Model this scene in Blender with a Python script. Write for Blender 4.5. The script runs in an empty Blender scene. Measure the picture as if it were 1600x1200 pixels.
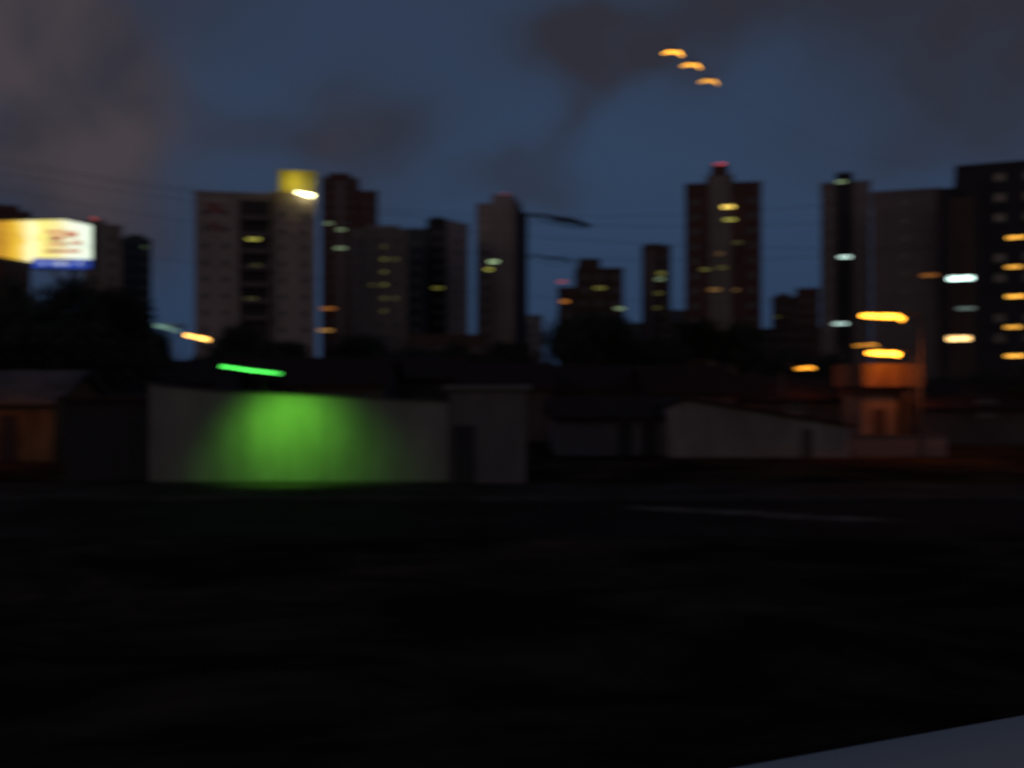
import bpy, bmesh, math, random
from mathutils import Vector, Matrix
random.seed(7)
S = bpy.context.scene
COL = S.collection
S.view_settings.view_transform = 'Standard'
F = 1600*35/36.0
HC = 3.66
def P(px, py, Y):
    return Vector(((px-800)/F*Y, Y, HC+(600-py)/F*Y))
# ------------------------------------------------------------ materials
MC = {}
def mat(name, col, rough=0.85, var=0.25, scale=0.6, bump=0.0, spec=0.3, metal=0.0):
    if name in MC: return MC[name]
    m = bpy.data.materials.new(name); m.use_nodes = True
    nt = m.node_tree; n = nt.nodes; l = nt.links
    b = n['Principled BSDF']; b.inputs['Roughness'].default_value = rough
    b.inputs['Specular IOR Level'].default_value = spec
    b.inputs['Metallic'].default_value = metal
    tc = n.new('ShaderNodeTexCoord'); mp = n.new('ShaderNodeMapping')
    mp.inputs['Scale'].default_value = (1, 1, 0.35)
    l.new(tc.outputs['Object'], mp.inputs['Vector'])
    no = n.new('ShaderNodeTexNoise'); no.inputs['Scale'].default_value = scale
    no.inputs['Detail'].default_value = 6; no.inputs['Roughness'].default_value = 0.65
    l.new(mp.outputs[0], no.inputs['Vector'])
    r = n.new('ShaderNodeValToRGB')
    r.color_ramp.elements[0].position = 0.3; r.color_ramp.elements[1].position = 0.72
    r.color_ramp.elements[0].color = tuple(c*(1-var) for c in col)+(1,)
    r.color_ramp.elements[1].color = tuple(min(1, c*(1+var*0.6)) for c in col)+(1,)
    l.new(no.outputs['Fac'], r.inputs[0]); l.new(r.outputs[0], b.inputs['Base Color'])
    if bump:
        bp = n.new('ShaderNodeBump'); bp.inputs['Strength'].default_value = bump
        n2 = n.new('ShaderNodeTexNoise'); n2.inputs['Scale'].default_value = scale*12
        l.new(tc.outputs['Object'], n2.inputs['Vector'])
        l.new(n2.outputs['Fac'], bp.inputs['Height']); l.new(bp.outputs[0], b.inputs['Normal'])
    MC[name] = m
    return m
def emit(col, st):
    k = ('e', col, st)
    if k in MC: return MC[k]
    m = bpy.data.materials.new('lit_glass'); m.use_nodes = True
    nt = m.node_tree; n = nt.nodes; l = nt.links
    b = n['Principled BSDF']; b.inputs['Base Color'].default_value = (0.3, 0.3, 0.3, 1)
    tc = n.new('ShaderNodeTexCoord'); no = n.new('ShaderNodeTexNoise'); no.inputs['Scale'].default_value = 2.0
    l.new(tc.outputs['Object'], no.inputs['Vector'])
    mr = n.new('ShaderNodeMapRange'); mr.inputs['To Min'].default_value = st*0.4; mr.inputs['To Max'].default_value = st*1.6
    mr.inputs['From Min'].default_value = .3; mr.inputs['From Max'].default_value = .7
    l.new(no.outputs['Fac'], mr.inputs['Value'])
    b.inputs['Emission Color'].default_value = col+(1,)
    l.new(mr.outputs[0], b.inputs['Emission Strength'])
    try: m.cycles.emission_sampling = 'NONE'
    except Exception: pass
    MC[k] = m
    return m
# ------------------------------------------------------------ mesh helper
class MB:
    def __init__(s): s.bm = bmesh.new()
    def box(s, x0, x1, y0, y1, z0, z1, mi=0):
        v = [s.bm.verts.new(p) for p in ((x0,y0,z0),(x1,y0,z0),(x1,y1,z0),(x0,y1,z0),(x0,y0,z1),(x1,y0,z1),(x1,y1,z1),(x0,y1,z1))]
        for f in ((3,2,1,0),(4,5,6,7),(0,1,5,4),(1,2,6,5),(2,3,7,6),(3,0,4,7)):
            fc = s.bm.faces.new([v[i] for i in f]); fc.material_index = mi
        return s
    def tube(s, pts, rad, n=8, mi=0):
        pts = [Vector(p) for p in pts]
        if not hasattr(rad, '__len__'): rad = [rad]*len(pts)
        rings = []
        for i, p in enumerate(pts):
            d = (pts[min(i+1, len(pts)-1)]-pts[max(i-1, 0)]).normalized()
            a = d.cross(Vector((0, 0, 1)) if abs(d.z) < 0.95 else Vector((1, 0, 0))).normalized(); b = d.cross(a)
            rings.append([s.bm.verts.new(p+(a*math.cos(2*math.pi*k/n)+b*math.sin(2*math.pi*k/n))*rad[i]) for k in range(n)])
        for r0, r1 in zip(rings, rings[1:]):
            for k in range(n):
                f = s.bm.faces.new((r0[k], r0[(k+1) % n], r1[(k+1) % n], r1[k])); f.material_index = mi; f.smooth = True
        s.bm.faces.new(rings[0][::-1]).material_index = mi; s.bm.faces.new(rings[-1]).material_index = mi
        return s
    def prism(s, poly, y0, y1, mi=0):
        a = [s.bm.verts.new((x, y0, z)) for x, z in poly]; b = [s.bm.verts.new((x, y1, z)) for x, z in poly]
        s.bm.faces.new(a).material_index = mi; s.bm.faces.new(b[::-1]).material_index = mi
        for i in range(len(poly)):
            j = (i+1) % len(poly)
            s.bm.faces.new((a[j], a[i], b[i], b[j])).material_index = mi
        return s
    def build(s, name, mats, parent=None, loc=(0, 0, 0), rz=0):
        bmesh.ops.recalc_face_normals(s.bm, faces=s.bm.faces)
        me = bpy.data.meshes.new(name); s.bm.to_mesh(me); s.bm.free()
        for m in (mats if isinstance(mats, (list, tuple)) else [mats]): me.materials.append(m)
        o = bpy.data.objects.new(name, me); COL.objects.link(o)
        o.location = loc; o.rotation_euler = (0, 0, rz)
        if parent: o.parent = parent
        return o
def tag(o, label=None, cat=None, group=None, kind=None):
    if label: o['label'] = label
    if cat: o['category'] = cat
    if group: o['group'] = group
    if kind: o['kind'] = kind
    return o
def thing(name, label, cat, loc=(0, 0, 0), rz=0, group=None):
    o = bpy.data.objects.new(name, None); COL.objects.link(o); o.location = loc; o.rotation_euler = (0, 0, rz)
    return tag(o, label, cat, group)
def inst(name, me, parent, loc, scale=(1, 1, 1), rz=0):
    o = bpy.data.objects.new(name, me); COL.objects.link(o); o.parent = parent; o.location = loc; o.scale = scale
    o.rotation_euler = (0, 0, rz); return o
def point(loc, col, power, rad=0.15, parent=None):
    L = bpy.data.lights.new('lamp_glow', 'POINT'); L.color = col; L.energy = power; L.shadow_soft_size = rad
    o = bpy.data.objects.new('lamp_glow', L); COL.objects.link(o); o.location = loc
    if parent: o.parent = parent
    return o
# ------------------------------------------------------------ base materials
M_glass = mat('window_glass', (0.03, 0.035, 0.04), 0.25, 0.3, 2, spec=0.5)
M_frame = mat('window_frame', (0.18, 0.16, 0.15), 0.6)
M_dark = mat('dark_metal', (0.05, 0.05, 0.055), 0.5)
M_conc = mat('concrete', (0.30, 0.29, 0.27), 0.9, 0.3, 1.2, 0.2)
M_kerb = mat('dirty_kerb', (0.05, 0.045, 0.04), 0.9, 0.6, 0.5, 0.2)
M_pole = mat('pole_concrete', (0.12, 0.11, 0.10), 0.9)
M_roof = mat('roof_tiles', (0.045, 0.026, 0.021), 0.95, 0.5, 1.5, 0.4, spec=.1)
M_leaf = mat('foliage', (0.042, 0.046, 0.030), 0.8, 0.5, 3)
M_bark = mat('bark', (0.07, 0.055, 0.045), 0.95, 0.4, 3, 0.4)
def window_mesh(pane, lit=False):
    k = ('w', pane.name)
    if k in MC: return MC[k]
    b = MB()
    t = 0.04 if lit else 0.07
    b.box(-.5, .5, -.06, .05, -.5, -.5+t, 0).box(-.5, .5, -.06, .05, .5-t, .5, 0)
    b.box(-.5, -.5+t, -.06, .05, -.5+t, .5-t, 0).box(.5-t, .5, -.06, .05, -.5+t, .5-t, 0)
    b.box(-.018, .018, -.05, .05, -.5+t, .5-t, 0)
    b.box(-.56, .56, -.14, .05, -.56, -.502, 0)
    b.box(-.5+t, -.02, -.02, .05, -.5+t, .5-t, 1).box(.02, .5-t, -.02, .05, -.5+t, .5-t, 1)
    o = b.build('window', [M_frame, pane]); me = o.data
    bpy.data.objects.remove(o); MC[k] = me
    return me
# ------------------------------------------------------------ building
def building(name, label, cat, px0, px1, Y0, Y1, depth, vols, mt, lits=(), win=True, wsize=(1.5, 1.2), floor=3.0,
             bays=(), balc=None, group=None, minz=None, pitch=3.1, side=None):
    A = P(px0, 600, Y0); A.z = 0
    if Y1 is None:
        sl = (px1-800)/F if px1 < 800 else ((px0-800)/F if px0 > 800 else 0)
        s1 = (px1-800)/F
        t = (s1*A.y-A.x)/(1+s1*sl)
        B = A+Vector((t, -t*sl, 0))
    else:
        B = P(px1, 600, Y1); B.z = 0
    w = (B-A).length; rz = math.atan2(B.y-A.y, B.x-A.x)
    nrm = Vector((-math.sin(rz), math.cos(rz), 0))
    C = (A+B)/2+nrm*depth/2
    root = thing(name, label, cat, C, rz, group)
    Rm = Matrix.Rotation(-rz, 3, 'Z')
    def hit(px, py, yl=None):
        if yl is None: yl = -depth/2
        o = Rm @ (-C); d = Rm @ Vector(((px-800)/F, 1, 0))
        t = (yl-o.y)/d.y
        return o.x+d.x*t, HC+(600-py)/F*t
    wb = MB()
    spans = []
    for i, (pa, pb, pt, sb) in enumerate(vols):
        xa, zt = hit(pa, pt, -depth/2+sb); xb, _ = hit(pb, pt, -depth/2+sb)
        xa += 0.003*i; xb -= 0.003*i
        wb.box(xa, xb, -depth/2+sb, depth/2-sb*0.5-0.01*i, 0, zt)
        if sb == 0 or i == 0:
            wb.box(xa-.12, xb+.12, -depth/2+sb-.12, depth/2-sb*.5+.12, zt+.002, zt+.5)
            z = floor
            while z < zt-1:
                wb.box(xa-.06, xb+.06, -depth/2+sb-.06, depth/2-sb*.5+.06, z-.09, z+.09); z += floor
        spans.append((xa, xb, zt, sb))
    wb.build('wall', mt, root)
    fy = -depth/2
    if side:
        xa, xb, zt, sb = spans[0]
        MB().box(xb+.13, xb+.3, fy+.3, depth/2-.3, 0, zt+.3).build('shaded_side_wall', side, root)
    bayx = []
    for (pa, pb, pt, m2, pr) in bays:
        xa, zt = hit(pa, pt); xb, _ = hit(pb, pt)
        b = MB()
        b.box(xa, xb, fy-pr, fy+0.4, 0.01, zt)
        b.build('facade_bay', m2, root); bayx.append((xa, xb, pr, zt))
    litpos = []
    for (px, py, ww, hh, col, st) in lits:
        x, z = hit(px, py)
        pr = 0
        for (xa, xb, p_, zt_) in bayx:
            if xa-.3 < x < xb+.3: pr = max(pr, p_)
        o = inst('lit_window', window_mesh(emit(col, st), True), root, (x, fy-pr-.075, z), (ww*.85, 1, hh*.85))
        litpos.append((x, z, ww, hh))
    if win:
        me = window_mesh(M_glass)
        zmin = minz if minz is not None else floor+1.6
        if minz is None:
            _, z560 = hit((px0+px1)/2, 565); zmin = max(zmin, z560)
        for (xa, xb, zt, sb) in spans:
            if sb: continue
            n = max(1, int((xb-xa-0.6)/pitch))
            st = (xb-xa)/n
            kz = math.ceil(zmin/floor)*floor+1.5
            while kz < zt-0.9:
                for i in range(n):
                    x = xa+st*(i+.5)
                    ok = True
                    for (ba, bb, p_, zt_) in bayx:
                        if x+wsize[0]/2 > ba-.1 and x-wsize[0]/2 < bb+.1: ok = False
                    for (lx, lz, lw, lh) in litpos:
                        if abs(lx-x) < (lw+wsize[0])/2+.15 and abs(lz-kz) < (lh+wsize[1])/2+.15: ok = False
                    if ok: inst('window', me, root, (x, fy-.06, kz), (wsize[0], 1, wsize[1]))
                kz += floor
    if balc:
        pa, pb, ptop, pbot, m2 = balc
        xa, zt = hit(pa, ptop); xb, zb = hit(pb, pbot)
        bm_ = MB(); wd = xb-xa
        bm_.box(0, wd, -1.3, 0.1, 0, .16)
        bm_.box(0, wd, -1.3, -1.2, .162, .85).box(0, .1, -1.197, -.01, .162, .85).box(wd-.1, wd, -1.197, -.01, .162, .85)
        pr = max([b_[2] for b_ in bayx if b_[0] < (xa+xb)/2 < b_[1]] or [0])
        o = bm_.build('balcony', m2, root); first = True
        z = math.ceil(zb/floor)*floor+.1
        while z < zt:
            if first: o.location = (xa, fy-pr-.01, z); first = False
            else: inst('balcony', o.data, root, (xa, fy-pr-.01, z))
            z += floor
    return root, hit, spans, fy

W_white = mat('render_white', (0.36, 0.29, 0.255), 0.9, 0.22, 0.25)
W_beige = mat('render_beige', (0.26, 0.215, 0.175), 0.9, 0.25, 0.25)
W_brick = mat('brick_red', (0.13, 0.065, 0.052), 0.9, 0.3, 0.3)
W_brown = mat('brown_tile', (0.10, 0.062, 0.05), 0.9, 0.3, 0.3)
W_teal = mat('dark_teal', (0.07, 0.082, 0.08), 0.9, 0.3, 0.3)
W_grey = mat('render_grey', (0.24, 0.215, 0.21), 0.9, 0.25, 0.3)
W_pink = mat('render_pink', (0.25, 0.195, 0.18), 0.9, 0.2, 0.2)
W_black = mat('dark_shade', (0.045, 0.04, 0.04), 0.9, 0.3, 0.3)
W_balc = mat('balcony_dim', (0.15, 0.12, 0.11), 0.9, 0.3, 0.3)
YG = (0.75, 0.72, 0.12); GW = (0.6, 0.85, 0.45); AM = (1.0, 0.5, 0.1); OR = (1.0, 0.33, 0.04)
CW = (0.7, 1.0, 0.9)

building('apartment_tower', 'dark reddish block directly behind the lit billboard at the left edge', 'building', -70, 48, 262, None, 18,
         [(-70, 48, 326, 0), (-20, 30, 318, 3)], W_brick)
r, hit, sp, fy = building('apartment_tower', 'brown grey tower just right of the lit billboard with a red roof light', 'building', 130, 190, 230, None, 18,
         [(130, 190, 352, 0), (136, 165, 342, 4)], W_beige)
x, z = hit(148, 338)
MB().tube([(0, 0, -.9), (0, 0, 0)], .06).build('mast', M_dark, r, (x, fy+5, z)); MB().tube([(-.9, 0, .35), (.9, 0, -.1)], .14).build('warning_light', emit((1, .1, .08), .9), r, (x, fy+5, z))
building('apartment_tower', 'narrow dark green grey tower between the billboard and the pale slab block', 'building', 190, 236, 255, None, 14,
         [(190, 236, 374, 0), (198, 226, 366, 3)], W_teal, lits=[(226, 386, 1.4, .5, GW, .12)])
r, hit, sp, fy = building('apartment_block', 'large pale slab block with red marks and a yellow lit roof tank', 'building', 304, 493, 178, None, 16,
         [(304, 432, 302, 0), (424, 493, 303, 0)], W_white, pitch=3.0, wsize=(1.0, .9),
         bays=[(374, 422, 312, W_black, .15)], balc=(379, 419, 322, 520, W_balc),  # near-black bay colour stands for the shade inside the recessed balconies
         lits=[(396, 374, 2.9, .42, YG, .8), (400, 415, 2.4, .4, YG, .14), (392, 467, 2.6, .4, YG, .16), (390, 447, 2.2, .4, YG, .08)])
xa, zt = hit(435, 266); xb, zb = hit(494, 302)
b = MB(); b.box(xa, xb, fy+1.0, fy+6, zb+.1, zt).box(xa-.15, xb+.15, fy+.8, fy+6.2, zt+.002, zt+.25)
b.build('roof_tank', mat('tank_cream', (.50, .44, .16), .9), r)
x, z = hit(477, 306)
MB().tube([(-1.7, 0, .45), (-.8, 0, .2), (.3, 0, -.05), (1.5, 0, -.25)], [.1, .16, .28, .26], 10).build('flood_lamp', emit((1, .95, .5), 9.0), r, (x, fy-.9, z+.1))
MB().tube([(0, .9, 0), (0, .2, 0)], .06).build('lamp_bracket', M_dark, r, (x, fy-.8, z+.1))
point((x-2.2, fy-1.2, z+2.6), (1, .85, .05), 190, .3, r)
m_red = mat('red_paint', (.26, .03, .04), .8)
for (pa, pb, ya, yb) in ((322, 346, 318, 323), (326, 350, 326, 332), (324, 345, 349, 353), (328, 350, 356, 360)):
    x0, z1 = hit(pa, ya); x1, z0 = hit(pb, yb)
    MB().box(x0, x1, fy-.12, fy-.065, z0, z1).build('red_mark', m_red, r)
building('apartment_tower', 'stepped dark red tower right of the yellow lit roof tank', 'building', 502, 590, 300, None, 18,
         [(502, 560, 279, 0), (558, 590, 300, 0), (512, 548, 270, 4)], W_brick, pitch=3.6,
         bays=[(527, 537, 284, W_pink, .4)],
         lits=[(513, 349, 3.2, .5, GW, .4), (533, 359, 3.0, .5, GW, .5), (532, 388, 4.0, .55, GW, .5), (512, 482, 5.5, .6, OR, .45), (508, 516, 5.5, .6, AM, .55)])
building('apartment_block', 'beige mid rise block with a dim column of lit stair windows', 'building', 548, 636, 212, None, 20,
         [(548, 636, 360, 0), (575, 625, 352, 5)], W_beige, pitch=3.0, wsize=(1.3, .9),
         lits=[(600, py, 1.2, .7, YG, s_) for py, s_ in ((385, .07), (405, .16), (425, .13), (445, .2), (466, .1), (486, .08))]+[(617, 405, 1.2, .7, YG, .09), (582, 445, 1.2, .7, YG, .08), (617, 466, 1.2, .7, YG, .07)])
building('apartment_tower', 'dark teal narrow tower behind the beige mid rise block', 'building', 632, 668, 240, None, 16, [(632, 668, 360, 0)], W_teal)
building('apartment_tower', 'dark slim tower with flat cap left of a pale grey slab', 'building', 667, 702, 262, None, 16, [(667, 702, 346, 0), (672, 695, 339, 3)], W_black,
         lits=[(684, 450, 3.4, .45, YG, .3)])
building('apartment_tower', 'pale grey slab tower left of the slender beige tower', 'building', 698, 732, 236, None, 14, [(698, 732, 352, 0), (698, 716, 345, 3)], W_grey, wsize=(1.2, 1.0))
r, hit, sp, fy = building('apartment_tower', 'slender beige tower with raised crown standing alone at the centre of the skyline', 'building', 744, 803, 258, 256.2, 20,
         [(744, 803, 321, 0), (768, 799, 304, 3)], W_white, pitch=3.3, wsize=(1.3, 1.2), bays=[(769, 774, 325, W_beige, .12), (789, 794, 325, W_beige, .12)], side=W_brown,  # right side gets a darker colour to paint in its shade
         lits=[(771, 409, 3.0, .65, GW, 1.1), (766, 421, 3.2, .6, YG, .8)])
x, z = hit(783, 299); MB().tube([(0, 0, -2), (0, 0, 0)], .08).build('mast', M_dark, r, (x, fy+5, z)); MB().tube([(-1.4, 0, .2), (1.4, 0, .2)], .14).build('warning_light', emit((1, .1, .2), .4), r, (x, fy+5, z))
r, hit, sp, fy = building('apartment_block', 'dark low stepped block with an orange lamp on its left side', 'building', 872, 974, 232, None, 18,
         [(900, 974, 422, 0), (904, 938, 404, 2), (872, 903, 452, 0)], W_brown,
         lits=[(937, 450, 3.2, .4, YG, .35), (970, 482, 3.2, .45, GW, .6), (878, 440, 2.6, .4, (1, .12, .1), .5), (882, 471, 2.2, .5, OR, .8), (944, 504, 1, .5, GW, .25)])
building('apartment_tower', 'narrow dark tower between the low stepped block and the tall crowned tower', 'building', 1003, 1048, 268, None, 16,
         [(1003, 1048, 387, 0), (1008, 1036, 381, 2)], W_brown, pitch=2.6, bays=[(1012, 1019, 392, W_pink, .2)],
         lits=[(1033, 427, 2.6, .7, YG, .25), (1031, 436, 2.6, .7, GW, .35), (1029, 458, 2.4, .5, YG, .16), (1027, 481, 2.2, .5, YG, .12)])
r, hit, sp, fy = building('apartment_tower', 'tallest dark brown tower with pale centre strip and a red light on its crown', 'building', 1071, 1190, 202, None, 18,
         [(1071, 1190, 291, 0), (1104, 1146, 274, 0.6), (1112, 1138, 258, 3)], W_brick, pitch=3.1,
         bays=[(1108, 1142, 276, W_beige, .6)],
         lits=[(1137, 324, 3.0, .6, (1, .7, .12), 2.2), (1140, 344, 2.8, .45, YG, .8), (1152, 379, 2.0, .4, YG, .1), (1102, 421, 2.4, .35, YG, .25), (1128, 419, 2.4, .35, YG, .14), (1116, 453, 3.0, .45, AM, .26),
               (1124, 397, 1.4, .5, AM, .14), (1150, 453, 1.4, .5, AM, .14)])
x, z = hit(1126, 249); MB().tube([(0, 0, -1.3), (0, 0, 0)], .08).build('mast', M_dark, r, (x, fy+5, z)); MB().tube([(-1.1, 0, .1), (.6, 0, .2), (1.2, 0, 0)], .11).build('warning_light', emit((1, .08, .1), 1.0), r, (x, fy+5, z))
building('apartment_block', 'small far brown block in the gap right of the tallest tower', 'building', 1206, 1246, 330, None, 16, [(1206, 1246, 466, 0), (1214, 1234, 459, 2)], W_brown,
         lits=[(1214, 495, 2, .5, YG, .1)])
building('apartment_block', 'small far block with flat roof left of the pinkish striped tower', 'building', 1244, 1281, 300, None, 16, [(1244, 1281, 453, 0)], W_brick)
building('apartment_tower', 'pinkish tower with a dark vertical stair strip and greenish lit windows', 'building', 1283, 1360, 195, None, 14,
         [(1283, 1360, 290, 0)], W_pink, pitch=2.7, wsize=(1.0, 1.0), bays=[(1306, 1332, 271, W_black, .5)],
         lits=[(1314, 285, 2.4, .4, GW, .55), (1320, 402, 2.8, .4, CW, 2.2), (1313, 506, 3.4, .45, CW, 1.3)])
building('apartment_block', 'broad blank pinkish grey slab block behind the orange street lamps', 'building', 1362, 1468, 172, None, 16,
         [(1362, 1468, 304, 0)], W_pink, pitch=6.2, wsize=(.9, .9), lits=[(1455, 430, 4.2, .45, OR, .35)])
building('apartment_tower', 'darkest high tower at the right edge with a column of amber lit balconies', 'building', 1466, 1680, 152, None, 18,
         [(1466, 1502, 300, 0), (1494, 1680, 264, 0), (1504, 1590, 258, 3)], W_black, pitch=3.2, bays=[(1484, 1524, 310, W_brown, .1)],
         lits=[(1501, 435, 4.4, .75, CW, 3.6), (1509, 482, 3.2, .4, CW, .2), (1498, 529, 4.0, .85, (1, .6, .22), 3.2)] +
              [(px_, py, w__, .45, (1, .46, .05), s_) for px_, py, w__, s_ in ((1588, 371, 3.2, 2.2), (1584, 417, 2.6, 1.6), (1587, 463, 3.2, 2.4), (1583, 511, 2.8, 1.5), (1586, 556, 3.2, 2.4))])
building('office_block', 'very distant low block seen just right of the slender beige tower', 'building', 806, 848, 380, None, 16, [(806, 848, 494, 0)], W_grey, lits=[(820, 497, 3, .7, CW, .2)])
building('office_block', 'very distant dark block filling the gap beside the narrow dark tower', 'building', 976, 1072, 400, None, 16, [(976, 1072, 506, 0), (1040, 1072, 486, 0)], W_teal)
building('office_block', 'distant low pale block right of the crowned tower at roof level', 'building', 1188, 1290, 260, None, 14, [(1188, 1290, 516, 0)], W_brown)
building('office_block', 'low dim block between the pale slab and the slender tower', 'building', 640, 760, 200, None, 14, [(640, 760, 526, 0)], W_brown)

# ------------------------------------------------------------ ground, road, pavement
def ground_mat():
    m = bpy.data.materials.new('rough_ground'); m.use_nodes = True; n = m.node_tree.nodes; l = m.node_tree.links
    b = n['Principled BSDF']; b.inputs['Roughness'].default_value = 1; b.inputs['Specular IOR Level'].default_value = .0
    tc = n.new('ShaderNodeTexCoord'); mp = n.new('ShaderNodeMapping'); mp.inputs['Scale'].default_value = (.6, 1, 1); l.new(tc.outputs['Object'], mp.inputs[0])
    a = n.new('ShaderNodeTexNoise'); a.inputs['Scale'].default_value = .35; a.inputs['Detail'].default_value = 10; a.inputs['Roughness'].default_value = .72; a.inputs['Distortion'].default_value = .6
    l.new(mp.outputs[0], a.inputs['Vector'])
    r = n.new('ShaderNodeValToRGB'); r.color_ramp.elements[0].position = .42; r.color_ramp.elements[1].position = .75
    r.color_ramp.elements[0].color = (.020, .014, .009, 1); r.color_ramp.elements[1].color = (.11, .075, .042, 1)
    l.new(a.outputs['Fac'], r.inputs[0]); l.new(r.outputs[0], b.inputs['Base Color']); return m
M_ground = ground_mat()
M_asph = mat('asphalt', (0.034, 0.027, 0.021), 0.95, 0.5, 0.35, 0.2, spec=0.02)
M_pave = mat('pavement_slab', (0.055, 0.045, 0.034), 0.95, 0.6, 0.4, 0.2, spec=0.02)
M_dirt = mat('sandy_dirt', (0.20, 0.155, 0.11), 0.95, 0.9, 0.7, 0.3, spec=0.02)
g = MB().box(-2500, 2500, -300, 2800, -.5, 0).build('ground', M_ground); tag(g, kind='structure')
rd = MB().box(-120, 120, 23.5, 31, .001, .006).build('road', M_asph); tag(rd, kind='structure')
pv = MB(); pv.box(-120, 120, 31.2, 35.4, .0, .13); tag(pv.build('pavement', M_pave), kind='structure')
kb = MB(); kb.box(-120, 120, 31.0, 31.2, .0, .14)
tag(kb.build('kerb', M_kerb), kind='structure')
# sandy strip worn along the verge (an irregular sheet)
rs = random.Random(4); bm = bmesh.new(); up = []; lo = []
for i in range(31):
    t = i/30; x = 3.2+t*7.6; yc = 29.6-t*3.2; hw = (.08+1.0*math.sin(math.pi*t)**.7)*(.6+.5*rs.random())*.55
    up.append(bm.verts.new((x, yc+hw, .0105))); lo.append(bm.verts.new((x, yc-hw*1.2, .0105)))
for i in range(30): bm.faces.new((lo[i], lo[i+1], up[i+1], up[i]))
me = bpy.data.meshes.new('dirt_path'); bm.to_mesh(me); bm.free(); me.materials.append(M_dirt)
o = bpy.data.objects.new('dirt_path', me); COL.objects.link(o); tag(o, kind='structure')
M_para = mat('parapet_paint', (0.46, 0.47, 0.44), 0.6, 0.08, 1.0)
a0 = Vector((0.364, 1.53, 0)); a1 = Vector((0.905, 1.76, 0)); d = (a1-a0).normalized()
rz = math.atan2(d.y, d.x)
pr = thing('parapet', 'pale painted parapet of the raised road at the lower right corner', 'parapet', (a0.x, a0.y, 0), rz)
zt = HC-.6
b = MB(); b.prism([(-8, 2.1), (-8, zt-.06), (14, zt-.06), (14, 2.1)], -.30, -.06); b.build('parapet_wall', M_para, pr)
b = MB(); b.tube([(-8, -.18, zt-.10), (14, -.18, zt-.10)], .18, 24); o = b.build('top_rail', M_para, pr)
dk = MB().box(-8, 14, -9, -.05, 1.85, 2.098).box(-8, 14, -8.9, -.3, 0, 1.848).build('raised_road', M_conc, None, (a0.x, a0.y, 0), rz); tag(dk, kind='structure')

# ------------------------------------------------------------ green-lit wall and low houses
M_wallw = mat('whitewash', (0.22, 0.205, 0.17), 0.95, 0.35, 0.5, 0.15, spec=.1)
M_wallg = mat('grey_render', (0.15, 0.135, 0.125), 0.9, 0.35, 0.7, 0.15)
M_walld = mat('dim_render', (0.08, 0.068, 0.062), 0.9, 0.3, 0.8)
YW = 35.6
def wx(px, Y=YW): return (px-800)/F*Y
w = thing('boundary_wall', 'long whitewashed wall washed by green light in front of the houses', 'wall', (wx(520), YW, 0))
c = wx(520)
b = MB(); b.prism([(wx(232)-c, 0), (wx(232)-c, 3.62), (wx(345)-c, 3.35), (wx(700)-c, 2.98), (wx(700)-c, 0)], 0, .22); b.build('wall_panel', M_wallw, w)
b = MB(); b.prism([(wx(228)-c, 3.625), (wx(228)-c, 3.70), (wx(345)-c, 3.44), (wx(703)-c, 3.06), (wx(703)-c, 2.985), (wx(345)-c, 3.355)], -.06, .28); b.build('coping', M_walld, w)
MB().box(-.10, .10, -.03, -.002, 0.3, 3.1).build('pilaster', M_wallw, w, (wx(503)-c, 0, 0))
MB().box(wx(232)-c, wx(700)-c, -.05, -.003, .0, .2).build('plinth', M_walld, w)
def flat_house(label, px0, px1, Y, ztop, depth, m, doors=(), wins=(), roof='flat', ridge=0, group=None, rmat=None):
    x0, x1 = wx(px0, Y), wx(px1, Y); c = (x0+x1)/2; w_ = x1-x0
    r = thing('house', label, 'house', (c, Y, 0), 0, group)
    MB().box(-w_/2, w_/2, 0, depth, 0, ztop).build('wall', m, r)
    if roof == 'flat':
        MB().box(-w_/2-.2, w_/2+.2, -.25, depth+.2, ztop+.002, ztop+.18).build('roof', rmat or M_roof, r)
    else:
        b = MB()
        yc = depth/2
        p = [(-.6, ztop+.003), (yc, ztop+ridge), (depth+.6, ztop+.003), (depth+.6, ztop+.15), (yc, ztop+ridge+.15), (-.6, ztop+.15)]
        A = [b.bm.verts.new((-w_/2-.4, y, z)) for y, z in p]; B = [b.bm.verts.new((w_/2+.4, y, z)) for y, z in p]
        b.bm.faces.new(A); b.bm.faces.new(B[::-1])
        for i in range(6): b.bm.faces.new((A[i], A[(i+1) % 6], B[(i+1) % 6], B[i]))
        ro = b.build('roof', rmat or M_roof, r)
        for s in (-1, 1):
            b = MB()
            v = [b.bm.verts.new((s*w_/2*.995, y, z)) for y, z in ((0, ztop), (depth, ztop), (yc, ztop+ridge))]
            b.bm.faces.new(v)
            b.build('gable', m, r)
    for (pa, pb) in doors:
        d_ = MB(); xa, xb = wx(pa, Y)-c, wx(pb, Y)-c
        dh = min(2.1, ztop-.25)
        d_.box(xa, xb, -.05, -.003, .02, dh).box(xa-.08, xa-.002, -.07, -.003, .02, dh+.08).box(xb+.002, xb+.08, -.07, -.003, .02, dh+.08).box(xa, xb, -.07, -.003, dh+.002, dh+.08)
        dd = d_.build('door', W_black, r)
        MB().tube([(xb-.12, -.12, 1.0), (xb-.12, -.055, 1.0)], .03, 8).build('handle', M_dark, dd)
    for (px, zc, ww, hh) in wins:
        inst('window', window_mesh(M_glass), r, (wx(px, Y)-c, -.06, zc), (ww, 1, hh))
    return r
flat_house('dim grey house with dark door joined to the right end of the green lit wall', 703, 822, YW+.1, 3.45, 7, M_wallg, doors=[(712, 738)], rmat=M_wallg)
flat_house('dark flat shed left of the green lit wall', 100, 226, 37.5, 3.0, 6, W_black, doors=[(180, 205)])
flat_house('low grey house with two dark openings behind the pavement right of centre', 868, 1044, 50.8, 1.85, 7, M_wallg, doors=[(968, 986), (1004, 1026)], roof='g', ridge=1.0)
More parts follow.
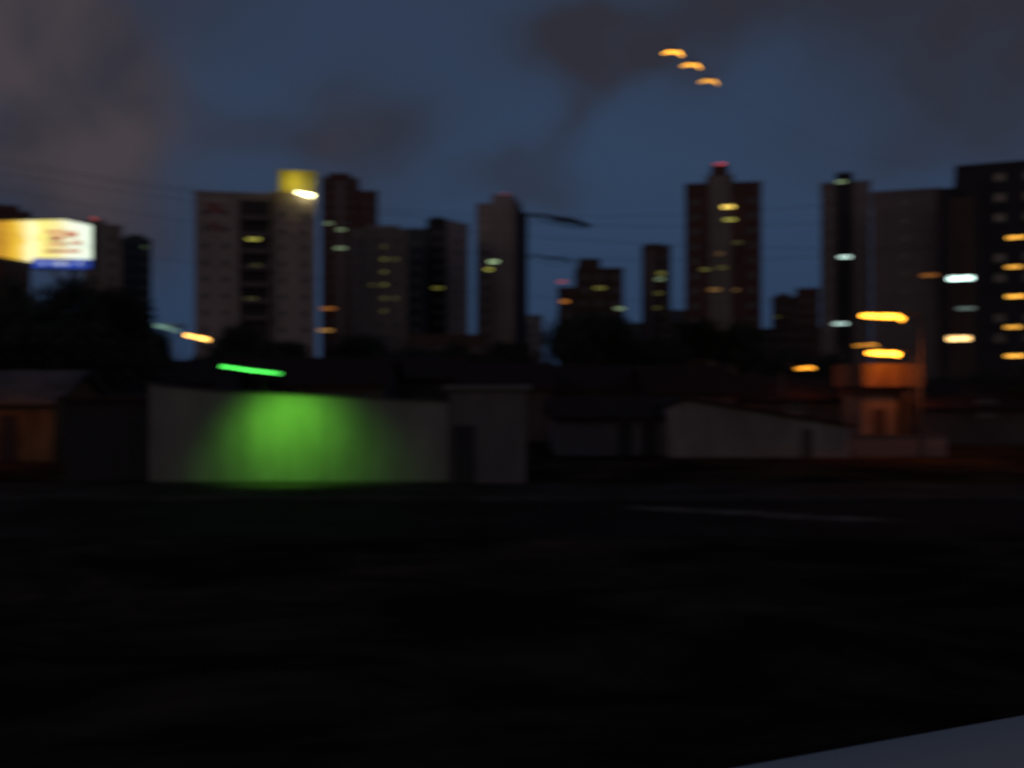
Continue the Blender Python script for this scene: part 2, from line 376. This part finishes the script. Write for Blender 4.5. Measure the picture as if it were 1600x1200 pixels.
Y = 49.6; r = thing('house', 'white walled house with roof sloping down to the right', 'house', (wx(1190, Y), Y, 0)); c = wx(1190, Y)
X = lambda p: wx(p, Y)-c
MB().prism([(X(1044), 0), (X(1044), 2.5), (X(1072), 2.85), (X(1330), 1.5), (X(1330), 0)], 0, 6).build('wall', mat('white_side', (.23, .205, .185), .9, .4, .6), r)
MB().prism([(X(1040), 2.50), (X(1070), 2.88), (X(1338), 1.5), (X(1338), 1.62), (X(1070), 3.02), (X(1036), 2.6)], -.3, 6.3).build('roof', M_roof, r)
MB().box(X(1252), X(1270), -.05, -.003, .02, 1.4).build('door', M_walld, r)
bw = thing('boundary_wall', 'low grey yard wall between the white sloping house and the orange lit kiosk', 'wall', (wx(1400, 50), 50, 0))
MB().box(wx(1331, 50)-wx(1400, 50), wx(1480, 50)-wx(1400, 50), 0, .2, 0, 1.0).build('wall_panel', M_wallg, bw)
MB().box(wx(1331, 50)-wx(1400, 50), wx(1480, 50)-wx(1400, 50), -.05, .25, 1.003, 1.1).build('coping', M_walld, bw)
hs = [(225, 330, 62, 4.4, 1.6, 'tiled house behind the left end of the green lit wall'),
      (330, 450, 70, 4.6, 1.8, 'tiled house behind the middle of the green lit wall'),
      (455, 600, 66, 4.4, 1.9, 'wide tiled house behind the bright green patch'),
      (605, 720, 74, 4.8, 1.8, 'tiled house behind the right end of the green lit wall'),
      (722, 860, 64, 4.2, 1.7, 'tiled house behind the dim grey house with the dark door'),
      (862, 1010, 68, 4.0, 1.8, 'tiled house behind the low grey house with two openings'),
      (1015, 1150, 64, 3.9, 1.8, 'tiled house behind the high end of the white sloping house'),
      (1155, 1330, 66, 3.4, 1.6, 'tiled house behind the low end of the white sloping house'),
      (1440, 1640, 60, 3.0, 1.5, 'tiled house at the right edge below the dark tower')]
for (a, b_, Y, zt_, rg, lb) in hs:
    flat_house(lb, a, b_, Y, zt_-.9, 9, M_walld, roof='g', ridge=rg, wins=[((a+b_)/2, 2.2, 1.2, 1.0)])
flat_house('small hut with pale sheet roof lit orange at the left edge', -60, 84, 47, 2.7, 6, mat('hut_wall', (.16, .10, .05), .9, .7, 1.0), roof='g', ridge=1.5, doors=[(4, 24)], rmat=mat('sheet_roof', (.10, .10, .09), .8, .5))
Y = 62; r = thing('kiosk', 'two storey kiosk with flat canopy lit orange under the street lamps', 'kiosk', (wx(1384, Y), Y, 0)); c = wx(1384, Y)
X = lambda p: wx(p, Y)-c
MB().box(X(1346), X(1402), 0, 4, 0, 2.9).build('wall', mat('kiosk_wall', (.30, .22, .16), .9, .5, .8), r)
MB().box(X(1336), X(1432), -1.2, 4.2, 3.5, 4.9).build('canopy', mat('canopy_board', (.20, .12, .08), .9, .7, .7), r)
MB().box(X(1344), X(1406), -.1, 4.1, 2.902, 3.498).build('floor_slab', W_brown, r)
for p in (1408, 1428): MB().box(-.12, .12, -.12, .12, 0, 3.498).build('post', W_balc, r, (X(p), -.6, 0))
MB().box(X(1364), X(1384), -.06, -.003, .02, 2.1).build('door', W_brown, r)

# ------------------------------------------------------------ lamps
def street_lamp(label, px, py, Y, length, col, st, power, tilt=0.0, side=1, thick=.11, group='street lamps lit among the houses', gl=(0, -.35, -.4), droop=.1, gc=None):
    p = P(px, py, Y)
    bx_ = side*(length/2+.9)
    r = thing('street_lamp', label, 'street lamp', (p.x+bx_, Y, 0), 0, group)
    MB().tube([(0, 0, 0), (0, 0, p.z*.5), (0, 0, p.z-.1)], [.09, .07, .05], 10).build('pole', M_pole, r)
    h = length/2; s = -side
    MB().tube([(0, 0, p.z-.15), (s*.3, 0, p.z+.14), (s*.9, 0, p.z+.16)], .04, 8).build('arm', M_dark, r)
    cx = -bx_
    pts = []; rad = []
    for i in range(9):
        t = i/8*2-1
        pts.append((cx+t*h, 0, p.z+tilt*t*h-(droop if t > .8 else 0))); rad.append(thick*(.45+.3*(t+1)/2+.25*math.cos(t*1.35)))
    hd = MB().tube([(a, 0, b+thick*1.1) for a, _, b in pts], [q*.7 for q in rad], 8).build('lamp_head', M_dark, r)
    MB().tube(pts, rad, 10).build('lamp_lens', emit(col, st), hd)
    point((cx+gl[0], gl[1], p.z+gl[2]), gc or col, power, .2, r)
    return r
SO = (1.0, .38, .025)
SD = (1.0, .20, .008)
street_lamp('highest and largest orange street lamp in front of the pinkish slab block', 1378, 494, 50, 2.1, SO, 7, 170, -.02, thick=.15, droop=.16, gc=SD, gl=(.8, -1.5, -2.2))
street_lamp('bright orange street lamp directly above the kiosk canopy', 1380, 552, 60.2, 1.9, SO, 9, 120, -.02, thick=.17, gl=(.3, -.9, -.9), gc=SD)
street_lamp('faint thin orange lamp just left of the kiosk lamp', 1353, 539, 72, 1.7, SO, 1.6, 5, .08, -1, .06, droop=.2, gc=SD)
street_lamp('small orange street lamp low in front of the small far blocks', 1257, 575, 66, 1.2, SO, 3.2, 20, .10, -1, .09, gc=SD, droop=.12)
street_lamp('yellow orange street lamp left below the pale slab block', 308, 527, 74, 1.8, (1, .5, .1), 6, 10, -.2, -1, .12, gc=SD, droop=.05)
street_lamp('orange street lamp beyond the left edge lighting the hut', -60, 560, 43.5, 1.0, SO, 5, 60, 0, -1, gc=SD)
p = P(262, 512, 78)
r = thing('canopy_light', 'pale greenish lit canopy among the trees left of the pale slab block', 'canopy', (p.x, 78, 0))
MB().box(-1.2, 1.2, -.5, .9, p.z+.1, p.z+.25).build('canopy_roof', mat('canopy_pale', (.3, .34, .32), .8), r)
MB().tube([(-.9, -.55, p.z+.15), (0, -.55, p.z), (1.1, -.55, p.z-.35)], [.05, .09, .05]).build('tube_light', emit((.4, .75, .55), .55), r)
for s in (-1, 1): MB().tube([(s*1.1, .2, 0), (s*1.1, .2, p.z+.09)], .05).build('post', M_pole, r)
point((0, -1.2, p.z+.3), (.5, 1, .8), 4, .2, r)
pa = P(345, 572, 34); pb = P(440, 584, 34); pc = (pa+pb)/2
r = thing('tube_lamp', 'bright green tube lamp on bracket above the whitewashed wall', 'lamp', (pc.x, YW, 0))
GR = (.08, .9, .10)
hs_ = MB().tube([(pa.x-pc.x, 34-YW+.05, pa.z+.06), (pb.x-pc.x, 34-YW+.05, pb.z+.06)], .025, 6).build('housing', M_dark, r)
MB().tube([(pa.x-pc.x, 34-YW, pa.z), (0, 34-YW, pc.z-.02), (pb.x-pc.x, 34-YW, pb.z)], .03, 10).build('tube', emit(GR, 3.2), hs_)
MB().tube([(0, .1, 3.2), (0, .1, pc.z+.3), (0, 34-YW+.05, pc.z+.08)], .02, 6).build('bracket', M_dark, r)
def spot(loc, tgt, col, en, ang, blend=1.0, rad=.3):
    L = bpy.data.lights.new('flood_beam', 'SPOT'); L.color = col; L.energy = en; L.spot_size = math.radians(ang); L.spot_blend = blend; L.shadow_soft_size = rad
    o = bpy.data.objects.new('flood_beam', L); COL.objects.link(o); o.location = loc
    o.rotation_euler = (Vector(tgt)-Vector(loc)).to_track_quat('-Z', 'Y').to_euler(); return o
spot((wx(446), 33.4, 3.1), (wx(456), YW, 1.6), (.22, 1.0, .07), 560, 122)
lp = [P(1051, 83, 26), P(1080, 103, 26.5), P(1107, 128, 27)]
q0 = P(930, -40, 23.5); q3 = P(1126, 143, 27.4); q4 = P(1300, 235, 32); q5 = P(1660, 300, 42)
cab = MB().tube([q0+Vector((-6, -4, 5.2)), q0, lp[0]+Vector((0, 0, .26)), lp[1]+Vector((0, 0, .26)), lp[2]+Vector((0, 0, .26)), q3, q4, q5], .0025, 6).build('overhead_cable', mat('cable_grey', (.2, .2, .22), .7))
tag(cab, 'thin sagging overhead cable carrying three amber lamps high in the sky', 'cable')
for i, p in enumerate(lp):
    r = thing('hanging_lamp', ('topmost', 'middle', 'lowest')[i]+' of three amber lamps hanging high in the sky', 'hanging lamp', p, 0, 'amber lamps strung in the sky')
    sh = MB().tube([(-.14, 0, .10), (.14, 0, .10)], .02, 8).build('shade', M_dark, r)
    MB().tube([(-.25, 0, -.02), (-.1, 0, .04), (.06, 0, .02), (.16, 0, .03), (.25, 0, -.08)], [.015, .026, .022, .032, .02], 10).build('bulb', emit((1, .42, .03), 4.6-1.2*i), sh)
    MB().tube([(0, 0, .12), (0, 0, .26)], .006, 6).build('hanger', M_dark, r)
def pole(px, Y, lb):
    r = thing('utility_pole', lb, 'utility pole', (wx(px, Y), Y, 0), 0, 'utility poles')
    MB().tube([(0, 0, 0), (0, 0, 12)], [.18, .11], 10).build('pole', M_pole, r)
    MB().box(-.9, .9, -.06, .06, 11.2, 11.34).build('crossarm', M_bark, r)
    MB().tube([(.4, .2, 9), (.4, .2, 9.9)], .25, 12).build('transformer', M_dark, r)
pole(-170, 44, 'utility pole beyond the left edge carrying the overhead wires'); pole(1760, 44, 'utility pole beyond the right edge carrying the overhead wires')
M_wire = mat('wire_black', (.03, .03, .03), .9)
for i, (ya, ym, yb, yd) in enumerate([(215, 338, 240, 43.9), (225, 350, 300, 44.0), (240, 372, 372, 44.1), (260, 402, 345, 44.2), (330, 465, 430, 44.3)]):
    A = P(-170, ya, yd); B = P(860, ym, yd); C_ = P(1760, yb, yd)
    pts = []
    for k in range(25):
        t = k/24*2; p = A*(1-t)*(2-t)/2+B*t*(2-t)+C_*t*(t-1)/2; pts.append(p)
    o = MB().tube(pts, .008, 6).build('overhead_wire', M_wire)
    tag(o, ('topmost', 'second', 'third', 'fourth', 'lowest')[i]+' of five dark wires crossing the skyline', 'wire', 'wires across the skyline')
for i, (xa, ya, xb, yb, t) in enumerate([(822, 333, 926, 353, .13), (816, 398, 900, 409, .06)]):
    o_ = (P(xa, ya, 43.7)+P(xb, yb, 43.7))/2
    r = thing('cable_bundle', ('thick dark sleeve of bundled cable hanging right of the slender beige tower', 'thinner dark cable sleeve hanging lower beside the slender beige tower')[i], 'cable bundle', o_)
    a = P(xa, ya, 43.7)-o_; b_ = P(xb, yb, 43.7)-o_
    MB().tube([a, a*.75, a*.4+Vector((0, 0, .06)), a*.05, b_*.4+Vector((0, 0, .05)), b_*.8, b_], [t*.15, t*.35, t*.5, t*.85, t*.9, t*.6, t*.2], 10).build('sleeve', M_wire, r)
    MB().tube([a-Vector((0, 0, .05)), a*.3-Vector((0, 0, .2)), b_*.3-Vector((0, 0, .25)), b_*.9-Vector((0, 0, .1))], t*.2, 6).build('slack_cable', M_wire, r)
# ------------------------------------------------------------ billboard
Y = 70; a = P(-34, 345, Y); b_ = P(143, 418, Y)
r = thing('billboard', 'brightly lit billboard with yellow half, white half and blue strip', 'billboard', ((a.x+b_.x)/2, Y, 0)); c = (a.x+b_.x)/2
def bp(px, py): p = P(px, py, Y); return p.x-c, p.z
def bpoly(name, pts, y0, y1, m, par=None): return MB().prism([bp(*q) for q in pts], y0, y1).build(name, m, par or r)
def grad_emit(name, stops, x0, x1, na=1.2):
    m = bpy.data.materials.new(name); m.use_nodes = True; n = m.node_tree.nodes; l = m.node_tree.links
    b = n['Principled BSDF']; tc = n.new('ShaderNodeTexCoord'); sx = n.new('ShaderNodeSeparateXYZ'); l.new(tc.outputs['Object'], sx.inputs[0])
    no = n.new('ShaderNodeTexNoise'); no.inputs['Scale'].default_value = 1.2; l.new(tc.outputs['Object'], no.inputs['Vector'])
    ma = n.new('ShaderNodeMath'); ma.operation = 'MULTIPLY_ADD'; ma.inputs[1].default_value = na; l.new(no.outputs['Fac'], ma.inputs[0]); l.new(sx.outputs[0], ma.inputs[2])
    mr = n.new('ShaderNodeMapRange'); mr.inputs['From Min'].default_value = x0+na/2; mr.inputs['From Max'].default_value = x1+na/2; l.new(ma.outputs[0], mr.inputs['Value'])
    rp = n.new('ShaderNodeValToRGB'); cr = rp.color_ramp
    cr.elements[0].position = stops[0][0]; cr.elements[0].color = stops[0][1]+(1,)
    cr.elements[1].position = stops[-1][0]; cr.elements[1].color = stops[-1][1]+(1,)
    for p_, c_ in stops[1:-1]: e = cr.elements.new(p_); e.color = c_+(1,)
    l.new(mr.outputs[0], rp.inputs[0]); l.new(rp.outputs[0], b.inputs['Emission Color']); b.inputs['Emission Strength'].default_value = 1.15
    b.inputs['Base Color'].default_value = (.3, .3, .3, 1); return m
bpoly('frame', [(-36, 343), (100, 341), (146, 350), (146, 420), (56, 421), (-36, 404)], .05, .6, M_dark)
x0, _ = bp(-34, 0); x1, _ = bp(66, 0); x2, _ = bp(143, 0)
bpoly('yellow_panel', [(-34, 346), (66, 344), (66, 412), (-34, 396)], -.05, .047,
      grad_emit('yellow_sheet', [(0, (.25, .10, .003)), (.4, (.50, .25, .006)), (.62, (.8, .5, .03)), (.85, (1, .95, .5)), (1, (.95, .8, .2))], x0, x1, 1.6))
wp = bpoly('white_panel', [(66.2, 344), (100, 343), (143, 352), (143, 405), (66.2, 405)], -.05, .047,
      grad_emit('white_sheet', [(0, (.9, .8, .18)), (.3, (.85, .75, .3)), (.6, (.85, .9, .7)), (1, (.78, .92, .74))], x1, x2, .8))
bs = bpoly('blue_strip', [(52, 403.4), (143, 405.4), (143, 420), (52, 418)], -.085, -.052, emit((.01, .07, .55), .6))
mr_ = emit((.85, .32, .15), .6); mw = emit((.7, .8, .9), .8)
for (xa, xb, ya, yb) in ((72, 104, 360, 365), (78, 100, 368, 376), (102, 122, 362, 371), (74, 108, 380, 384), (70, 126, 390, 395), (112, 130, 377, 382)):
    bpoly('red_lettering', [(xa, ya), (xb, ya), (xb, yb), (xa, yb)], -.075, -.052, mr_, wp)
for xa in (66, 84, 91, 98, 105, 124):
    bpoly('white_lettering', [(xa, 408.5), (xa+3, 408.5), (xa+3, 415), (xa, 415)], -.11, -.087, mw, bs)
for px in (20, 110):
    x, z = bp(px, 420); MB().tube([(x, .35, 0), (x, .35, z)], .18, 10).build('post', M_pole, r)
# ------------------------------------------------------------ trees
def crown_mesh(seed, n):
    rnd = random.Random(seed); bm = bmesh.new()
    clumps = []
    for i in range(26):
        while True:
            v = Vector((rnd.uniform(-1, 1), rnd.uniform(-1, 1), rnd.uniform(-1, 1)))
            if v.length < 1: break
        v.z *= .75
        clumps.append((v*.8, rnd.uniform(.16, .36)))
    for i in range(n):
        c, s = rnd.choice(clumps)
        p = c+Vector((rnd.gauss(0, 1), rnd.gauss(0, 1), rnd.gauss(0, .75)))*s*.6
        u = Vector((rnd.gauss(0, 1), rnd.gauss(0, 1), rnd.gauss(0, 1))).normalized(); w = u.orthogonal().normalized()
        k = rnd.uniform(.03, .06)
        bm.faces.new([bm.verts.new(p+u*k*1.5), bm.verts.new(p+w*k*.7), bm.verts.new(p-u*k*1.5), bm.verts.new(p-w*k*.7)])
    me = bpy.data.meshes.new('crown'); bm.to_mesh(me); bm.free(); me.materials.append(M_leaf); return me
def trunk_mesh(seed):
    rnd = random.Random(seed); b = MB()
    b.tube([(0, 0, 0), (.03, .02, .3), (-.02, .01, .55), (0, 0, .8)], [.05, .038, .03, .012], 8)
    for i in range(6):
        a = i*1.05+rnd.uniform(-.3, .3); z = rnd.uniform(.3, .55)
        b.tube([(0, 0, z), (math.cos(a)*.15, math.sin(a)*.15, z+.15), (math.cos(a)*.3, math.sin(a)*.3, z+.25)], [.022, .015, .006], 6)
    o = b.build('trunk', M_bark); me = o.data; bpy.data.objects.remove(o); return me
CR = [crown_mesh(i+3, 3800) for i in range(4)]; TR = [trunk_mesh(i) for i in range(3)]
def tree(px, pytop, Y, wpx, lb, i=[0]):
    p = P(px, pytop, Y); h = p.z; w_ = wpx/F*Y/2; k = i[0]; i[0] += 1
    r = thing('tree', lb, 'tree', (p.x, Y, 0), random.uniform(0, 6), 'dark trees among the houses')
    ch = h*.36
    inst('crown', CR[k % 4], r, (0, 0, h-ch*.80), (w_, w_, ch))
    inst('trunk', TR[k % 3], r, (0, 0, 0), (h*.9, h*.9, h*.9))
for (px, pt, Y, w_, lb) in [
    (28, 424, 66, 150, 'dark broad tree directly below the lit billboard'),
    (110, 426, 62, 140, 'dark bushy tree below the blue strip of the billboard'),
    (180, 440, 68, 130, 'dark tree below the narrow dark green grey tower'),
    (60, 490, 56, 190, 'lower dark tree above the orange lit hut'),
    (160, 500, 56, 180, 'low dark tree above the shed beside the green lit wall'),
    (-30, 470, 58, 150, 'dark tree cut off by the left edge'),
    (232, 505, 84, 70, 'small dark tree left of the greenish canopy light'),
    (375, 498, 110, 80, 'dark tree at the foot of the pale slab block balconies'),
    (335, 535, 95, 110, 'low dark tree right of the yellow orange lamp'),
    (440, 528, 100, 100, 'low dark tree under the right half of the pale slab block'),
    (555, 514, 96, 110, 'rounded dark tree at the foot of the beige mid rise block'),
    (640, 532, 92, 110, 'low dark tree at the foot of the dark teal tower'),
    (720, 532, 95, 100, 'low dark tree left of the slender beige tower base'),
    (800, 530, 100, 90, 'low dark tree right of the slender beige tower base'),
    (880, 490, 98, 80, 'dark tree below the orange light of the low stepped block'),
    (925, 472, 92, 120, 'largest dark tree in front of the low stepped block'),
    (975, 508, 90, 90, 'dark tree right of the largest tree at the stepped block'),
    (1040, 522, 96, 90, 'low dark tree at the foot of the narrow dark tower'),
    (1100, 490, 98, 90, 'dark tree at the left foot of the tallest brown tower'),
    (1160, 493, 98, 90, 'dark tree at the right foot of the tallest brown tower'),
    (1225, 540, 90, 90, 'low dark tree below the small far brown blocks'),
    (1300, 548, 84, 80, 'low dark tree at the foot of the pinkish striped tower'),
    (1455, 585, 78, 110, 'low dark tree right of the kiosk canopy'),
    (1540, 578, 66, 120, 'dark tree at the foot of the darkest tower'),
    (1610, 570, 62, 110, 'dark tree cut off by the right edge')]:
    tree(px, pt, Y, w_, lb)

# ------------------------------------------------------------ world
W = bpy.data.worlds.new('World'); S.world = W; W.use_nodes = True
try: W.cycles.sampling_method = 'MANUAL'; W.cycles.sample_map_resolution = 256
except Exception: pass
nt = W.node_tree; n = nt.nodes; l = nt.links
bg = n['Background']
def M(op, a, b=None, c=None, clamp=False):
    nd = n.new('ShaderNodeMath'); nd.operation = op; nd.use_clamp = clamp
    for i, v in enumerate((a, b, c)):
        if v is None: continue
        if isinstance(v, (int, float)): nd.inputs[i].default_value = v
        else: l.new(v, nd.inputs[i])
    return nd.outputs[0]
def mix(f, a, b, mode='MIX'):
    nd = n.new('ShaderNodeMixRGB'); nd.blend_type = mode
    for i, v in zip((0, 1, 2), (f, a, b)):
        if isinstance(v, tuple): nd.inputs[i].default_value = v+(1,)
        elif isinstance(v, (int, float)): nd.inputs[i].default_value = v
        else: l.new(v, nd.inputs[i])
    return nd.outputs[0]
tc = n.new('ShaderNodeTexCoord'); sp_ = n.new('ShaderNodeSeparateXYZ'); l.new(tc.outputs['Generated'], sp_.inputs[0])
U = M('ARCTAN2', sp_.outputs[0], sp_.outputs[1]); V = M('ARCSINE', sp_.outputs[2])
nw = n.new('ShaderNodeTexNoise'); nw.inputs['Scale'].default_value = 6; nw.inputs['Detail'].default_value = 6; l.new(tc.outputs['Generated'], nw.inputs['Vector'])
sw = n.new('ShaderNodeSeparateXYZ'); l.new(nw.outputs['Color'], sw.inputs[0])
U2 = M('ADD', U, M('MULTIPLY', M('SUBTRACT', sw.outputs[0], .5), .2)); V2 = M('ADD', V, M('MULTIPLY', M('SUBTRACT', sw.outputs[1], .5), .18))
def blob(px, py, sx, sy, amp, rot=0):
    u0 = math.atan((px-800)/F); v0 = math.atan((600-py)/F*math.cos(u0)); sx /= F; sy /= F
    du = M('SUBTRACT', U2, u0); dv = M('SUBTRACT', V2, v0)
    ca, sa = math.cos(rot), math.sin(rot)
    a = M('DIVIDE', M('ADD', M('MULTIPLY', du, ca), M('MULTIPLY', dv, sa)), sx)
    b = M('DIVIDE', M('SUBTRACT', M('MULTIPLY', dv, ca), M('MULTIPLY', du, sa)), sy)
    e = M('EXPONENT', M('MULTIPLY', M('ADD', M('MULTIPLY', a, a), M('MULTIPLY', b, b)), -1.0))
    return M('MULTIPLY', e, amp)
def summ(bs):
    o = bs[0]
    for q in bs[1:]: o = M('ADD', o, q)
    return o
ramp = n.new('ShaderNodeValToRGB'); l.new(M('DIVIDE', V, .6, clamp=True), ramp.inputs[0])
cr = ramp.color_ramp
cr.elements[0].position = 0; cr.elements[0].color = (.022, .042, .088, 1)
cr.elements[1].position = 1; cr.elements[1].color = (.021, .029, .056, 1)
e = cr.elements.new(.35); e.color = (.029, .055, .108, 1)
e = cr.elements.new(.62); e.color = (.028, .045, .085, 1)
dark = M('MINIMUM', summ([blob(940, 60, 130, 60, .9), blob(880, 180, 120, 40, .6, .75), blob(570, 190, 120, 90, .75), blob(400, 190, 90, 50, .45),
             blob(1550, 60, 260, 130, .85), blob(80, 330, 260, 80, .75), blob(800, 280, 110, 30, .4), blob(300, 20, 120, 40, .3), blob(1200, 0, 300, 60, .6), blob(1500, 240, 250, 60, .35), blob(40, 190, 50, 30, .7)]), 1.0)
pink = M('MINIMUM', summ([blob(110, 100, 130, 110, 1.1), blob(20, 20, 100, 80, .8), blob(190, 230, 110, 110, .75), blob(40, 240, 110, 60, .6), blob(560, 210, 70, 70, .25)]), 1.0)
n3 = n.new('ShaderNodeTexNoise'); n3.inputs['Scale'].default_value = 11; n3.inputs['Detail'].default_value = 6; l.new(tc.outputs['Generated'], n3.inputs['Vector'])
n4 = n.new('ShaderNodeTexNoise'); n4.inputs['Scale'].default_value = 7; n4.inputs['Detail'].default_value = 5; n4.inputs['Distortion'].default_value = .5
mp4 = n.new('ShaderNodeMapping'); mp4.inputs['Location'].default_value = (3.1, 1.7, .4); l.new(tc.outputs['Generated'], mp4.inputs[0]); l.new(mp4.outputs[0], n4.inputs['Vector'])
mod = M('MULTIPLY_ADD', n3.outputs['Fac'], 1.4, .3)
pmod = M('MULTIPLY', M('SUBTRACT', n4.outputs['Fac'], .30), 3.2, clamp=True)
c1 = mix(M('MINIMUM', M('MULTIPLY', dark, mod), .95), ramp.outputs[0], (.026, .026, .036))
c2a = mix(M('MINIMUM', pink, .9), c1, (.030, .028, .038))
c2 = mix(M('MINIMUM', M('MULTIPLY', pink, pmod), .95), c2a, (.062, .051, .060))
sky = n.new('ShaderNodeTexSky'); sky.sky_type = 'NISHITA'; sky.sun_disc = False; sky.sun_elevation = math.radians(-3); sky.sun_rotation = math.radians(195)
back = M('MAXIMUM', M('MULTIPLY', sp_.outputs[1], -1.0), 0.0)
glow = M('MULTIPLY', M('MULTIPLY', back, back), M('EXPONENT', M('MULTIPLY', M('ABSOLUTE', V), -2.5)))
c3 = mix(1.0, c2, mix(1.0, (.18, .11, .07), glow, 'MULTIPLY'), 'ADD')
sk = mix(1.0, sky.outputs[0], (.02, .02, .02), 'MULTIPLY')
c4 = mix(1.0, c3, sk, 'ADD')
l.new(c4, bg.inputs['Color']); bg.inputs['Strength'].default_value = 1.0
L = bpy.data.lights.new('sun', 'SUN'); L.energy = .05; L.angle = math.radians(14); L.color = (1, .72, .52)
o = bpy.data.objects.new('sun', L); COL.objects.link(o); o.rotation_euler = (math.radians(80), 0, math.radians(-24))
# ------------------------------------------------------------ camera
cd = bpy.data.cameras.new('camera'); cd.lens = 35; cd.sensor_width = 36; cd.clip_end = 5000; cd.clip_start = .05
cam = bpy.data.objects.new('camera', cd); COL.objects.link(cam); cam.location = (0, 0, HC); cam.rotation_euler = (math.pi/2, 0, 0)
cd.dof.use_dof = True; cd.dof.focus_distance = 2.2; cd.dof.aperture_fstop = 2.5; cd.dof.aperture_ratio = .5
S.camera = cam
